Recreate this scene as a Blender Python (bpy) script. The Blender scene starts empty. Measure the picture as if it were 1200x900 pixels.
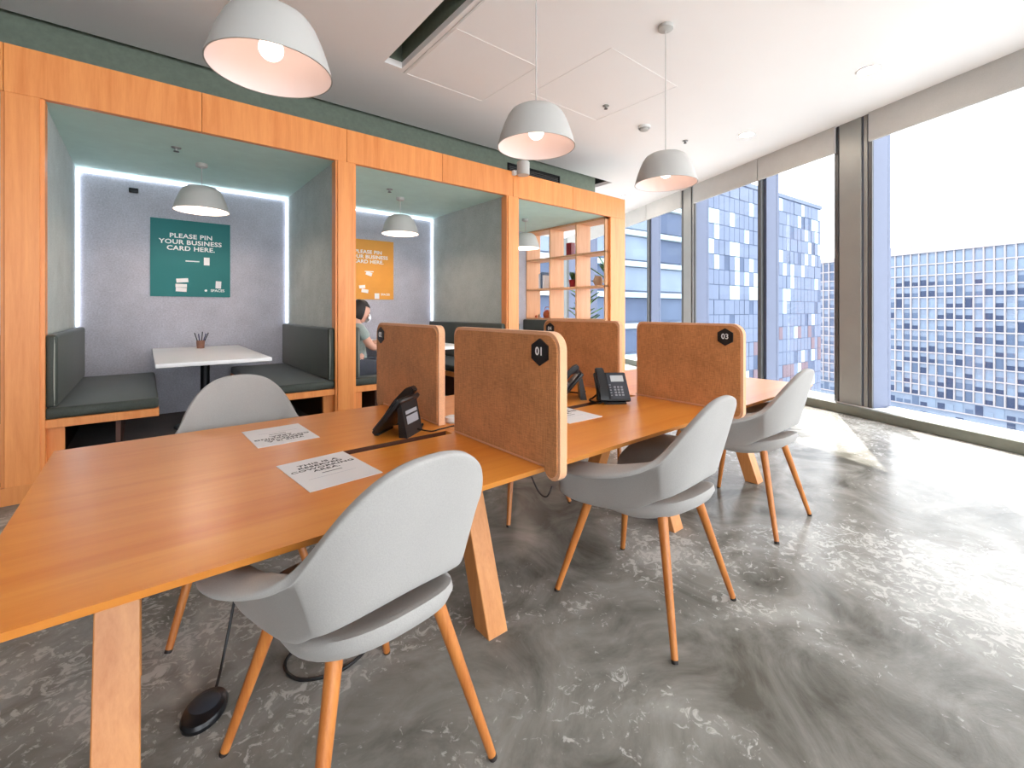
import bpy, bmesh, math, random
from mathutils import Vector, Matrix
random.seed(7)
S = bpy.context.scene
COL = S.collection
PI = math.pi
# ------------------------------------------------------------------ camera
cam_d = bpy.data.cameras.new('camera'); cam = bpy.data.objects.new('camera', cam_d); COL.objects.link(cam)
cam_d.sensor_fit = 'HORIZONTAL'; cam_d.sensor_width = 36.0
cam_d.lens = 525 / 1200 * 36.0
cam_d.shift_y = -87 / 1200
cam_d.clip_start = 0.02; cam_d.clip_end = 600
cam.location = (0, 0, 1.30)
cam.rotation_euler = (PI / 2, 0, -(PI / 2 - math.atan(640 / 525)))
S.camera = cam
# ------------------------------------------------------------------ world, sun, exposure
W = bpy.data.worlds.new('World'); S.world = W; W.use_nodes = True
bg = W.node_tree.nodes['Background']
bg.inputs['Color'].default_value = (0.975, 0.985, 1.0, 1); bg.inputs['Strength'].default_value = 1.8
sun_d = bpy.data.lights.new('sun', 'SUN'); sun_d.energy = 3.0; sun_d.angle = math.radians(0.6); sun_d.color = (1.0, 0.95, 0.86)
sun = bpy.data.objects.new('sun', sun_d); COL.objects.link(sun)
_el = math.radians(53.0)
sun_dir = Vector((-0.922 * math.cos(_el), -0.387 * math.cos(_el), -math.sin(_el)))
sun.rotation_euler = sun_dir.to_track_quat('-Z', 'Y').to_euler(); sun.location = (20, 8, 25)
S.view_settings.view_transform = 'Standard'; S.view_settings.look = 'None'
S.view_settings.gamma = 1.0; S.view_settings.use_curve_mapping = False
S.view_settings.exposure = 2.0
LAMP = 2.4        # emission of the pendant bulbs
DOWN = 30.0        # emission of the ceiling downlights
LED = 2.0          # emission of the booth light strips

# ------------------------------------------------------------------ materials
def lin(c):
    return tuple(((x / 255) / 12.92 if x / 255 <= 0.04045 else ((x / 255 + 0.055) / 1.055) ** 2.4) for x in c)
def new_mat(name):
    m = bpy.data.materials.new(name); m.use_nodes = True
    nt = m.node_tree; b = nt.nodes['Principled BSDF']
    return m, nt, b
def N(nt, t, **kw):
    n = nt.nodes.new(t)
    for k, v in kw.items(): setattr(n, k, v)
    return n
def coords(nt, scale=(1, 1, 1), space='Object'):
    tc = N(nt, 'ShaderNodeTexCoord'); mp = N(nt, 'ShaderNodeMapping')
    nt.links.new(tc.outputs[space], mp.inputs['Vector']); mp.inputs['Scale'].default_value = scale
    return mp.outputs['Vector']
def ramp(nt, fac, stops):
    r = N(nt, 'ShaderNodeValToRGB'); nt.links.new(fac, r.inputs['Fac'])
    e = r.color_ramp.elements
    while len(e) < len(stops): e.new(0.5)
    for i, (p, c) in enumerate(stops): e[i].position = p; e[i].color = (*c, 1)
    return r.outputs['Color']
def noise(nt, vec, scale, detail=4, rough=0.6, dist=0.0):
    n = N(nt, 'ShaderNodeTexNoise'); nt.links.new(vec, n.inputs['Vector'])
    n.inputs['Scale'].default_value = scale; n.inputs['Detail'].default_value = detail
    n.inputs['Roughness'].default_value = rough; n.inputs['Distortion'].default_value = dist
    return n.outputs['Fac']
def bump(nt, b, h, strength, dist=0.01):
    n = N(nt, 'ShaderNodeBump'); nt.links.new(h, n.inputs['Height'])
    n.inputs['Strength'].default_value = strength; n.inputs['Distance'].default_value = dist
    nt.links.new(n.outputs['Normal'], b.inputs['Normal'])
def plain(name, rgb, rough=0.5, metal=0.0, var=0.06, vscale=6.0, spec=0.5, bmp=0.0, bscale=200):
    m, nt, b = new_mat(name); c = lin(rgb)
    v = coords(nt)
    f = noise(nt, v, vscale, 3)
    nt.links.new(ramp(nt, f, [(0.3, tuple(x * (1 - var) for x in c)), (0.7, tuple(min(1, x * (1 + var)) for x in c))]), b.inputs['Base Color'])
    b.inputs['Roughness'].default_value = rough; b.inputs['Metallic'].default_value = metal
    b.inputs['Specular IOR Level'].default_value = spec
    if bmp: bump(nt, b, noise(nt, v, bscale, 2), bmp, 0.003)
    return m
def wood(name, light, dark, grain='X', rough=0.38, scale=1.0, rand=0.10, coat=0.0):
    m, nt, b = new_mat(name); L, D = lin(light), lin(dark)
    sc = {'X': (0.9, 14, 14), 'Y': (14, 0.9, 14), 'Z': (14, 14, 0.9)}[grain]
    sc = tuple(s * scale for s in sc)
    v = coords(nt, sc)
    oi = N(nt, 'ShaderNodeObjectInfo')
    ad = N(nt, 'ShaderNodeVectorMath', operation='ADD')
    cx = N(nt, 'ShaderNodeCombineXYZ')
    mu = N(nt, 'ShaderNodeMath', operation='MULTIPLY'); mu.inputs[1].default_value = 37.0
    nt.links.new(oi.outputs['Random'], mu.inputs[0])
    for k in 'XYZ': nt.links.new(mu.outputs[0], cx.inputs[k])
    nt.links.new(v, ad.inputs[0]); nt.links.new(cx.outputs[0], ad.inputs[1]); v = ad.outputs[0]
    f1 = noise(nt, v, 1.0, 6, 0.65, 0.6); f2 = noise(nt, v, 7.0, 3, 0.7)
    mx = N(nt, 'ShaderNodeMath', operation='MULTIPLY_ADD'); mx.inputs[1].default_value = 0.35
    nt.links.new(f2, mx.inputs[0]); nt.links.new(f1, mx.inputs[2])
    c = ramp(nt, mx.outputs[0], [(0.42, D), (0.62, tuple((a + b_) / 2 for a, b_ in zip(L, D))), (0.85, L)])
    hs = N(nt, 'ShaderNodeHueSaturation'); nt.links.new(c, hs.inputs['Color'])
    mr = N(nt, 'ShaderNodeMapRange'); nt.links.new(oi.outputs['Random'], mr.inputs['Value'])
    mr.inputs['To Min'].default_value = 1 - rand; mr.inputs['To Max'].default_value = 1 + rand
    nt.links.new(mr.outputs[0], hs.inputs['Value']); nt.links.new(hs.outputs[0], b.inputs['Base Color'])
    b.inputs['Roughness'].default_value = rough; b.inputs['Coat Weight'].default_value = coat
    b.inputs['Coat Roughness'].default_value = 0.25
    bump(nt, b, mx.outputs[0], 0.05, 0.002)
    return m
def fabric(name, rgb, rough=0.9, weave=420, var=0.12, strength=0.25, warp=None):
    m, nt, b = new_mat(name); c = lin(rgb)
    v = coords(nt)
    f = noise(nt, v, weave, 2); g = noise(nt, v, 5, 3)
    mm = N(nt, 'ShaderNodeMath', operation='MULTIPLY_ADD'); mm.inputs[1].default_value = 0.5
    nt.links.new(g, mm.inputs[0])
    if warp:       # woven cloth: crossed streaks
        a = noise(nt, coords(nt, (weave * 0.08, weave * 0.08, weave)), 1.0, 2)
        d = noise(nt, coords(nt, (weave, weave, weave * 0.08)), 1.0, 2)
        ad = N(nt, 'ShaderNodeMath', operation='ADD'); nt.links.new(a, ad.inputs[0]); nt.links.new(d, ad.inputs[1])
        hf = N(nt, 'ShaderNodeMath', operation='MULTIPLY'); nt.links.new(ad.outputs[0], hf.inputs[0]); hf.inputs[1].default_value = 0.5
        f = hf.outputs[0]
    nt.links.new(f, mm.inputs[2])
    nt.links.new(ramp(nt, mm.outputs[0], [(0.55, tuple(x * (1 - var * 2) for x in c)), (0.95, tuple(min(1, x * (1 + var * 2)) for x in c))]), b.inputs['Base Color'])
    b.inputs['Roughness'].default_value = rough; b.inputs['Specular IOR Level'].default_value = 0.2
    b.inputs['Sheen Weight'].default_value = 0.15
    bump(nt, b, f, strength, 0.003)
    return m
def emit(name, rgb, strength):
    m = bpy.data.materials.new(name); m.use_nodes = True; nt = m.node_tree
    nt.nodes.clear(); e = N(nt, 'ShaderNodeEmission'); o = N(nt, 'ShaderNodeOutputMaterial')
    e.inputs['Color'].default_value = (*lin(rgb), 1); e.inputs['Strength'].default_value = strength
    nt.links.new(e.outputs[0], o.inputs[0]); return m
def glass_mat(name, tint, refl=0.07):
    m = bpy.data.materials.new(name); m.use_nodes = True; nt = m.node_tree
    nt.nodes.clear(); t = N(nt, 'ShaderNodeBsdfTransparent'); g = N(nt, 'ShaderNodeBsdfGlossy'); mx = N(nt, 'ShaderNodeMixShader'); o = N(nt, 'ShaderNodeOutputMaterial')
    t.inputs['Color'].default_value = (*tint, 1); g.inputs['Roughness'].default_value = 0.02; mx.inputs[0].default_value = refl
    nt.links.new(t.outputs[0], mx.inputs[1]); nt.links.new(g.outputs[0], mx.inputs[2]); nt.links.new(mx.outputs[0], o.inputs[0]); return m
def concrete(name):
    m, nt, b = new_mat(name)
    v = coords(nt)
    big = noise(nt, v, 0.55, 4, 0.6, 0.8)
    swirl = noise(nt, v, 2.2, 6, 0.65, 1.6)
    fine = noise(nt, coords(nt, (1, 1, 1)), 19, 5, 0.65, 1.4)
    mm = N(nt, 'ShaderNodeMath', operation='MULTIPLY_ADD'); mm.inputs[1].default_value = 0.6
    nt.links.new(swirl, mm.inputs[0]); nt.links.new(big, mm.inputs[2])
    c1 = ramp(nt, mm.outputs[0], [(0.62, lin((96, 93, 85))), (0.82, lin((150, 147, 140))), (1.0, lin((184, 182, 176)))])
    # pale ground-down flecks in broad patches
    fl = N(nt, 'ShaderNodeMath', operation='MULTIPLY'); nt.links.new(fine, fl.inputs[0]); nt.links.new(big, fl.inputs[1])
    k = ramp(nt, fl.outputs[0], [(0.285, (0, 0, 0)), (0.325, (.8, .8, .8))])
    mix = N(nt, 'ShaderNodeMix', data_type='RGBA'); nt.links.new(k, mix.inputs['Factor']); nt.links.new(c1, mix.inputs['A'])
    mix.inputs['B'].default_value = (*lin((206, 203, 197)), 1)
    nt.links.new(mix.outputs['Result'], b.inputs['Base Color'])
    rg = ramp(nt, fine, [(0.35, (0.11, 0.11, 0.11)), (0.7, (0.27, 0.27, 0.27))])
    nt.links.new(rg, b.inputs['Roughness'])
    b.inputs['Specular IOR Level'].default_value = 0.055
    h2 = N(nt, 'ShaderNodeMath', operation='MULTIPLY_ADD'); h2.inputs[1].default_value = 0.35
    nt.links.new(fine, h2.inputs[0]); nt.links.new(swirl, h2.inputs[2])
    bump(nt, b, h2.outputs[0], 0.14, 0.02)
    return m

M = {}
M['ceiling'] = plain('ceiling_paint', (245, 242, 240), 0.8, var=0.015, vscale=0.6)
M['wallwhite'] = plain('wall_paint', (238, 237, 234), 0.8, var=0.02)
M['wallgrey'] = plain('wall_paint_grey', (128, 124, 118), 0.8, var=0.02)
M['green'] = plain('bulkhead_green', (112, 122, 108), 0.75, var=0.10, vscale=20)
M['void'] = plain('void_dark', (22, 26, 22), 0.9)
M['floor'] = concrete('polished_concrete')
M['desk'] = wood('desk_oak', (247, 162, 68), (231, 133, 40), 'X', 0.32, 0.5, 0.04, 0.3)
M['deskleg'] = wood('desk_leg_oak', (214, 148, 88), (188, 116, 58), 'Z', 0.42, 1.0, 0.06)
M['boothwood'] = wood('booth_veneer', (236, 154, 84), (216, 126, 58), 'Z', 0.42, 1.0, 0.07)
M['shelfwood'] = wood('shelf_veneer', (228, 176, 132), (212, 152, 106), 'Z', 0.5, 1.0, 0.03)
M['chairleg'] = wood('chair_leg_ash', (206, 132, 66), (172, 96, 42), 'Z', 0.38, 2.0, 0.06)
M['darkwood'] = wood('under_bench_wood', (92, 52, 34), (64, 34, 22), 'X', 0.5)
M['felt'] = fabric('grey_felt_wall', (186, 186, 196), 0.95, 70, 0.07, 0.3)
M['feltside'] = fabric('grey_green_felt_side', (172, 178, 174), 0.95, 90, 0.08, 0.25)
M['mint'] = plain('booth_ceiling_mint', (200, 226, 216), 0.8, var=0.04)
M['cushion'] = fabric('dark_green_upholstery', (52, 58, 50), 0.55, 120, 0.10, 0.15)
M['cushion'].node_tree.nodes['Principled BSDF'].inputs['Specular IOR Level'].default_value = 0.45
M['piping'] = plain('pale_piping', (150, 152, 142), 0.5)
M['whitelam'] = plain('white_laminate', (236, 234, 232), 0.3, var=0.01)
M['blackmetal'] = plain('black_metal', (30, 31, 34), 0.4, 0.6, var=0.05)
M['shell'] = fabric('light_grey_chair_felt', (168, 165, 161), 0.95, 300, 0.025, 0.15)
M['cap'] = plain('dark_foot_cap', (40, 34, 32), 0.6)
M['divfab'] = fabric('tan_woven_panel', (192, 130, 80), 0.9, 330, 0.16, 0.3, warp=True)
M['divedge'] = fabric('pale_tan_edging', (224, 170, 130), 0.85, 300, 0.06, 0.2)
M['badge'] = plain('badge_black', (20, 22, 26), 0.4)
M['ink'] = plain('ink_black', (28, 28, 30), 0.7)
M['inkwhite'] = plain('ink_white', (236, 238, 236), 0.7)
M['paper'] = plain('paper_white', (240, 238, 238), 0.6, var=0.01)
M['phone'] = plain('phone_black', (26, 27, 30), 0.32, var=0.08)
M['phonegrey'] = plain('phone_dark_grey', (58, 62, 70), 0.42)
M['key'] = plain('phone_key', (150, 152, 158), 0.5)
M['lcd'] = plain('phone_lcd', (188, 194, 196), 0.25)
M['sticker'] = plain('grey_label', (176, 180, 188), 0.5)
M['shade_out'] = plain('lamp_shade_grey', (186, 184, 180), 0.6, var=0.01)
M['shade_in'] = plain('lamp_shade_white_inside', (240, 228, 226), 0.5, var=0.01)
M['bulb'] = emit('bulb_glow', (255, 226, 206), LAMP)
M['bulbdim'] = emit('booth_bulb_glow', (255, 232, 212), LAMP * 15.0)
M['down'] = emit('downlight_glow', (255, 238, 220), DOWN)
M['led'] = emit('led_strip_glow', (226, 238, 255), LED)
M['plastic'] = plain('white_plastic', (226, 226, 224), 0.4)
M['cable'] = plain('cable_black', (18, 18, 20), 0.5)
M['alu'] = plain('brushed_aluminium', (150, 150, 146), 0.42, 0.35, var=0.05, vscale=3)
M['aludark'] = plain('dark_aluminium', (96, 96, 96), 0.45, 0.7)
M['alublue'] = plain('pale_anodised_frame', (86, 94, 116), 0.45, 0.15, var=0.02)
M['sill'] = plain('sill_stone', (226, 226, 224), 0.5, var=0.02)
M['kerb'] = plain('kerb_grey_metal', (120, 122, 112), 0.45, 0.5, var=0.08)
M['blind'] = fabric('roller_blind_grey', (190, 188, 184), 0.9, 200, 0.03, 0.08)
M['glass'] = glass_mat('window_glass', (0.93, 0.95, 0.97), 0.02)
M['teal'] = plain('poster_teal', (10, 112, 112), 0.6, var=0.06, vscale=2)
M['orange'] = plain('poster_orange', (232, 160, 62), 0.6, var=0.05, vscale=3)
M['red'] = plain('red_glaze', (150, 22, 30), 0.4)
M['tan'] = plain('tan_ceramic', (186, 158, 130), 0.6)
M['copper'] = plain('copper_metal', (190, 104, 70), 0.3, 0.8)
M['leaf'] = plain('leaf_green', (92, 140, 70), 0.5, var=0.25, vscale=9)
M['leafdark'] = plain('leaf_dark_green', (52, 92, 52), 0.5, var=0.2, vscale=9)
M['soil'] = plain('soil_brown', (60, 44, 34), 0.95)
M['book1'] = plain('book_white', (220, 222, 226), 0.6)
M['book2'] = plain('book_blue_grey', (92, 112, 140), 0.6)
M['skin'] = plain('skin', (214, 160, 136), 0.55)
M['hair'] = plain('hair_dark', (34, 26, 24), 0.6)
M['shirt'] = fabric('shirt_grey_green', (150, 160, 154), 0.9, 200, 0.08, 0.15)
M['trousers'] = fabric('trousers_dark', (70, 72, 80), 0.9, 200, 0.08, 0.15)
M['mask'] = plain('mask_white', (236, 238, 240), 0.7)
M['pen1'] = plain('pen_dark_blue', (44, 44, 90), 0.4)
M['pen2'] = plain('pen_black', (30, 28, 30), 0.4)
M['cork'] = plain('pen_cup_brown', (150, 104, 84), 0.6)
M['carpet'] = fabric('booth_floor_brown', (74, 48, 36), 0.95, 200, 0.15, 0.2)
M['bld_dark'] = plain('tower_dark_glass', (58, 70, 92), 0.7, spec=0.25, var=0.18, vscale=0.35)  # distant bluish haze is put into these building colours
M['bld_mid'] = plain('tower_grey_panel', (84, 94, 114), 0.7, spec=0.25, var=0.08, vscale=0.4)
M['bld_brown'] = plain('tower_brown_panel', (92, 78, 86), 0.7, spec=0.25, var=0.08, vscale=0.4)
M['bld_light'] = plain('tower_pale_panel', (140, 158, 166), 0.7, spec=0.25, var=0.04, vscale=0.4)
M['off_frame'] = plain('office_pale_frame', (134, 130, 134), 0.7, spec=0.25, var=0.03)
M['off_spandrel'] = plain('office_blue_grey_blind', (96, 107, 124), 0.7, spec=0.25, var=0.10, vscale=0.25)
M['off_pane1'] = plain('office_pane_dark', (38, 49, 72), 0.7, spec=0.25, var=0.15, vscale=0.5)
M['off_pane2'] = plain('office_pane_mid', (64, 77, 98), 0.7, spec=0.25, var=0.12, vscale=0.5)
M['off_pane3'] = plain('office_pane_pale', (96, 109, 126), 0.7, spec=0.25, var=0.10, vscale=0.5)
M['asphalt'] = plain('street_grey', (160, 160, 160), 0.9, vscale=0.05)

# ------------------------------------------------------------------ mesh helpers
def finish(name, bm, mat, parent=None, loc=None, rot=None, smooth=35):
    me = bpy.data.meshes.new(name)
    bmesh.ops.recalc_face_normals(bm, faces=bm.faces[:])
    bm.to_mesh(me); bm.free()
    return link(name, me, mat, parent, loc, rot, smooth)
def link(name, me, mat, parent=None, loc=None, rot=None, smooth=35):
    if smooth:
        me.polygons.foreach_set('use_smooth', [True] * len(me.polygons)); me.set_sharp_from_angle(angle=math.radians(smooth))
    if mat is not None and not me.materials: me.materials.append(mat if not isinstance(mat, str) else M[mat])
    o = bpy.data.objects.new(name, me); COL.objects.link(o)
    if parent: o.parent = parent
    if loc: o.location = loc
    if rot: o.rotation_euler = rot
    return o
def abox(bm, lo, hi, bev=0.0, seg=2, mtx=None):
    r = bmesh.ops.create_cube(bm, size=1.0); vs = r['verts']
    c = [(a + b) / 2 for a, b in zip(lo, hi)]; d = [abs(b - a) for a, b in zip(lo, hi)]
    for v in vs: v.co = Vector((v.co.x * d[0] + c[0], v.co.y * d[1] + c[1], v.co.z * d[2] + c[2]))
    if bev > 0:
        es = list({e for v in vs for e in v.link_edges})
        g = bmesh.ops.bevel(bm, geom=vs + es, offset=min(bev, min(d) * 0.49), segments=seg, affect='EDGES', profile=0.5)
        vs = list({v for f in g['faces'] for v in f.verts} | {v for v in vs if v.is_valid})
    if mtx is not None:
        for v in vs: v.co = mtx @ v.co
    return vs
def box(name, lo, hi, mat, parent=None, bev=0.0, seg=2, loc=None, rot=None):
    bm = bmesh.new(); abox(bm, lo, hi, bev, seg); return finish(name, bm, mat, parent, loc, rot)
def acyl(bm, p0, p1, r0, r1, n=16, cap=True):
    p0, p1 = Vector(p0), Vector(p1); q = (p1 - p0).normalized().to_track_quat('Z', 'Y')
    a = []; b = []
    for i in range(n):
        t = 2 * PI * i / n; v = Vector((math.cos(t), math.sin(t), 0))
        a.append(bm.verts.new(p0 + q @ (v * r0))); b.append(bm.verts.new(p1 + q @ (v * r1)))
    for i in range(n):
        bm.faces.new((a[i], a[(i + 1) % n], b[(i + 1) % n], b[i]))
    if cap: bm.faces.new(a[::-1]); bm.faces.new(b)
def cyl(name, p0, p1, r0, r1, mat, parent=None, n=16):
    bm = bmesh.new(); acyl(bm, p0, p1, r0, r1, n); return finish(name, bm, mat, parent)
def lathe(bm, prof, n=40, c=(0, 0, 0)):
    rings = []
    for r, z in prof:
        if r < 1e-5: rings.append([bm.verts.new((c[0], c[1], c[2] + z))])
        else: rings.append([bm.verts.new((c[0] + r * math.cos(2 * PI * i / n), c[1] + r * math.sin(2 * PI * i / n), c[2] + z)) for i in range(n)])
    for A, B in zip(rings, rings[1:]):
        for i in range(n):
            j = (i + 1) % n
            f = [A[i % len(A)], A[j % len(A)], B[j % len(B)], B[i % len(B)]]
            f = list(dict.fromkeys(f))
            if len(f) > 2: bm.faces.new(f)
def tube(bm, pts, r, n=8):
    pts = [Vector(p) for p in pts]
    # Catmull-Rom refinement
    P = []
    for i in range(len(pts) - 1):
        a = pts[max(i - 1, 0)]; b = pts[i]; c = pts[i + 1]; d = pts[min(i + 2, len(pts) - 1)]
        for k in range(6):
            t = k / 6
            P.append(0.5 * ((2 * b) + (c - a) * t + (2 * a - 5 * b + 4 * c - d) * t * t + (3 * b - a - 3 * c + d) * t ** 3))
    P.append(pts[-1]); rings = []; up = Vector((0.13, 0.21, 0.97))
    for i, p in enumerate(P):
        t = (P[min(i + 1, len(P) - 1)] - P[max(i - 1, 0)]).normalized()
        u = t.cross(up)
        if u.length < 1e-4: u = t.cross(Vector((1, 0, 0)))
        u.normalize(); w = t.cross(u)
        rings.append([bm.verts.new(p + (u * math.cos(2 * PI * k / n) + w * math.sin(2 * PI * k / n)) * r) for k in range(n)])
    for A, B in zip(rings, rings[1:]):
        for k in range(n): bm.faces.new((A[k], A[(k + 1) % n], B[(k + 1) % n], B[k]))
    bm.faces.new(rings[0][::-1]); bm.faces.new(rings[-1])
def prism(bm, outline, axis, a, b):
    """extrude a 2-D outline along axis ('X': outline = (y,z), 'Y': (x,z), 'Z': (x,y))"""
    def P(p, t): return {'X': (t, p[0], p[1]), 'Y': (p[0], t, p[1]), 'Z': (p[0], p[1], t)}[axis]
    A = [bm.verts.new(P(p, a)) for p in outline]; B = [bm.verts.new(P(p, b)) for p in outline]
    n = len(outline)
    for i in range(n): bm.faces.new((A[i], A[(i + 1) % n], B[(i + 1) % n], B[i]))
    bm.faces.new(A[::-1]); bm.faces.new(B)
def arc(cx, cy, r, a0, a1, n=8):
    return [(cx + r * math.cos(math.radians(a0 + (a1 - a0) * i / n)), cy + r * math.sin(math.radians(a0 + (a1 - a0) * i / n))) for i in range(n + 1)]
def thing(name, label, cat, loc=(0, 0, 0), rz=0.0, group=None):
    o = bpy.data.objects.new(name, None); o.empty_display_size = 0.1; COL.objects.link(o)
    o.location = loc; o.rotation_euler = (0, 0, rz)
    return tag(o, label, cat, group)
def tag(o, label, cat, group=None):
    o['label'] = label; o['category'] = cat
    if group: o['group'] = group
    return o
def struct(o):
    o['kind'] = 'structure'; return o
def sempty(name):
    o = bpy.data.objects.new(name, None); COL.objects.link(o); return struct(o)
def dup(root, loc, rz, label, group=None):
    r = root.copy(); COL.objects.link(r); r.location = loc; r.rotation_euler = (0, 0, rz); r['label'] = label
    if group: r['group'] = group
    for ch in list(root.children):
        c = ch.copy(); COL.objects.link(c); c.parent = r
        for g in list(ch.children):
            d = g.copy(); COL.objects.link(d); d.parent = c
    return r
def text(name, body, size, mat, parent, mtx, bold=0.0, align='CENTER', spacing=1.0, ext=0.0006, line=1.0):
    cu = bpy.data.curves.new(name, 'FONT'); cu.body = body; cu.size = size; cu.align_x = align; cu.align_y = 'CENTER'
    cu.offset = bold * size; cu.extrude = ext; cu.space_character = spacing; cu.space_line = line; cu.resolution_u = 3
    t = bpy.data.objects.new(name + '_tmp', cu); COL.objects.link(t)
    dg = bpy.context.evaluated_depsgraph_get(); me = bpy.data.meshes.new_from_object(t.evaluated_get(dg))
    bpy.data.objects.remove(t); bpy.data.curves.remove(cu)
    me.transform(mtx); me.materials.clear()
    return link(name, me, mat, parent, smooth=0)

# ------------------------------------------------------------------ the room shell
ZC = 3.66                                   # ceiling
K0 = Vector((6.994, 2.233, 0)); D = Vector((-0.414, -0.910, 0)).normalized(); NO = Vector((-D.y, D.x, 0))   # window line, along, outward
def Wp(s, o, z): return K0 + D * s + NO * o + Vector((0, 0, z))
WM = Matrix(((D.x, NO.x, 0, K0.x), (D.y, NO.y, 0, K0.y), (0, 0, 1, 0), (0, 0, 0, 1)))   # (s, o, z) -> world
S0, S1 = -9.2, 8.2

def poly(name, pts, z0, z1, mat):
    bm = bmesh.new(); prism(bm, pts, 'Z', z0, z1); return struct(finish(name, bm, mat, smooth=0))
def wxy(s, o): p = Wp(s, o, 0); return (p.x, p.y)
XL, YF, YN = -4.2, 10.4, -5.2
poly('floor', [(XL, YN), wxy(S1, 0.4), wxy(S0, 0.4), (XL, YF)], -0.25, 0.0, 'floor')
# ceiling with the slot recess and the open strip above the booths
SX0, SX1, SY0, SY1 = 1.765, 1.945, 0.6, 4.07
HX, HY = 6.72, 5.25
cm = bmesh.new()
def wall_x_at_y(y, o=0.1):
    s = (y - K0.y - NO.y * o) / D.y; return Wp(s, o, 0).x
for pts in ([(XL, YN), wxy(S1, 0.1), (wall_x_at_y(SY0), SY0), (XL, SY0)],
            [(XL, SY0), (SX0, SY0), (SX0, SY1), (XL, SY1)],
            [(SX1, SY0), (wall_x_at_y(SY0), SY0), (wall_x_at_y(SY1), SY1), (SX1, SY1)],
            [(XL, SY1), (wall_x_at_y(SY1), SY1), (wall_x_at_y(HY), HY), (XL, HY)],
            [(HX, HY), (wall_x_at_y(HY), HY), (wall_x_at_y(YF), YF), (HX, YF)]):
    prism(cm, pts, 'Z', ZC, ZC + 0.06)
ceil = struct(finish('ceiling', cm, 'ceiling', smooth=0))
# recess above the slot (dark green inside), and the void over the booths
bm = bmesh.new()
for lo, hi in (((SX0 - .02, SY0, ZC + .06), (SX0, SY1, ZC + .3)), ((SX1, SY0, ZC + .06), (SX1 + .02, SY1, ZC + .3)),
               ((SX0 - .02, SY1, ZC + .06), (SX1 + .02, SY1 + .02, ZC + .3)), ((SX0 - .02, SY0, ZC + .28), (SX1 + .02, SY1, ZC + .3))):
    abox(bm, lo, hi)
struct(finish('trim_1', bm, 'green', smooth=0))
box('slot_lip', (SX1 + .045, SY0, ZC - .006), (SX1 + .062, SY1 + .06, ZC), 'plastic', ceil)
struct(box('ceiling_void', (XL, HY - .02, 4.25), (HX + .02, YF, 4.3), 'void'))
struct(box('wall_void_near', (XL, HY - .04, ZC + .06), (HX + .02, HY - .02, 4.3), 'void'))
struct(box('wall_void_side', (HX + .02, HY - .02, ZC + .06), (HX + .04, YF, 4.3), 'void'))
bulk = struct(box('wall_bulkhead', (XL, 5.33, 3.062), (6.32, 5.39, 4.25), 'green'))
# access panels let into the ceiling: thin raised frames
def ceil_panel(x0, x1, y0, y1):
    bm = bmesh.new(); t = 0.004
    for lo, hi in (((x0, y0, ZC - .003), (x1, y0 + t, ZC)), ((x0, y1 - t, ZC - .003), (x1, y1, ZC)), ((x0, y0, ZC - .003), (x0 + t, y1, ZC)), ((x1 - t, y0, ZC - .003), (x1, y1, ZC))):
        abox(bm, lo, hi)
    return finish('access_panel_frame', bm, 'ceiling', ceil, smooth=0)
ceil_panel(2.02, 2.95, 3.20, 4.13)
ceil_panel(3.25, 4.35, 2.55, 3.65)
struct(box('wall_left', (XL - .1, YN, 0), (XL, YF, 4.3), 'wallgrey'))
wn = sempty('wall_near')
box('lower_wall', (XL, YN - .1, 0), (3.6, YN, .12), 'wallwhite', wn); box('upper_wall', (XL, YN - .1, 3.56), (3.6, YN, ZC), 'wallwhite', wn)
for x0, x1 in ((XL, -4.0), (-1.6, -1.4), (1.0, 1.2), (3.45, 3.6)): box('pier', (x0, YN - .1, .12), (x1, YN, 3.56), 'wallwhite', wn)
for k, (x0, x1) in enumerate(((-4.0, -1.6), (-1.4, 1.0), (1.2, 3.45))): box('fill_glass', (x0, YN - .06, .12), (x1, YN - .048, 3.56), 'glass', wn)  # windows added behind the camera to give the room fill light
struct(box('wall_booth_rear', (XL, 6.46, 0), (5.9, 6.56, 4.25), 'wallwhite'))

# ------------------------------------------------------------------ the window wall
def wbox(name, lo, hi, mat, parent=None, bev=0.0):
    bm = bmesh.new(); abox(bm, lo, hi, bev, 1, WM); return finish(name, bm, mat, parent, smooth=0)
struct(wbox('baseboard_window', (S0, 0.0, 0), (S1, 0.06, 0.115), 'kerb', bev=0.006))
struct(wbox('trim_2', (S0, 0.06, 0.0), (S1, 0.46, 0.118), 'sill'))
struct(wbox('ceiling_pocket', (S0, 0.1, 4.1), (S1, 0.42, 4.15), 'ceiling'))
struct(wbox('wall_pocket', (S0, 0.095, ZC + .06), (S1, 0.1, 4.15), 'ceiling'))
COLS = [(-9.2, -8.72), (-6.0, -5.55), (-2.81, -2.37), (0.38, 0.863), (3.58, 4.06), (6.78, 7.26)]
MULS = [(-7.30, -7.19), (-4.06, -3.96), (-0.885, -0.765), (2.33, 2.45), (5.5, 5.6)]
GO = 0.34                                    # glass line
n_trim = 3
for a, b in COLS:
    c = sempty('trim_%d' % n_trim); n_trim += 1
    wbox('column_core', (a + .02, 0.115, .118), (b, GO + .05, 4.1), 'alublue', c)
    wbox('column_face', (a + .075, 0.09, .118), (b - .13, 0.115, ZC), 'alu', c, 0.004)
    wbox('edge_channel', (a, 0.10, .118), (a + .055, GO, ZC), 'aludark', c, 0.003)
    wbox('edge_channel', (b - .045, 0.095, .118), (b - .002, 0.16, ZC), 'aludark', c, 0.003)
    wbox('edge_channel', (b - .11, 0.105, .118), (b - .065, 0.16, ZC), 'alu', c, 0.003)
edges = sorted([(a, b, 'c') for a, b in COLS] + [(a, b, 'm') for a, b in MULS])
n_win = 1
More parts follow.
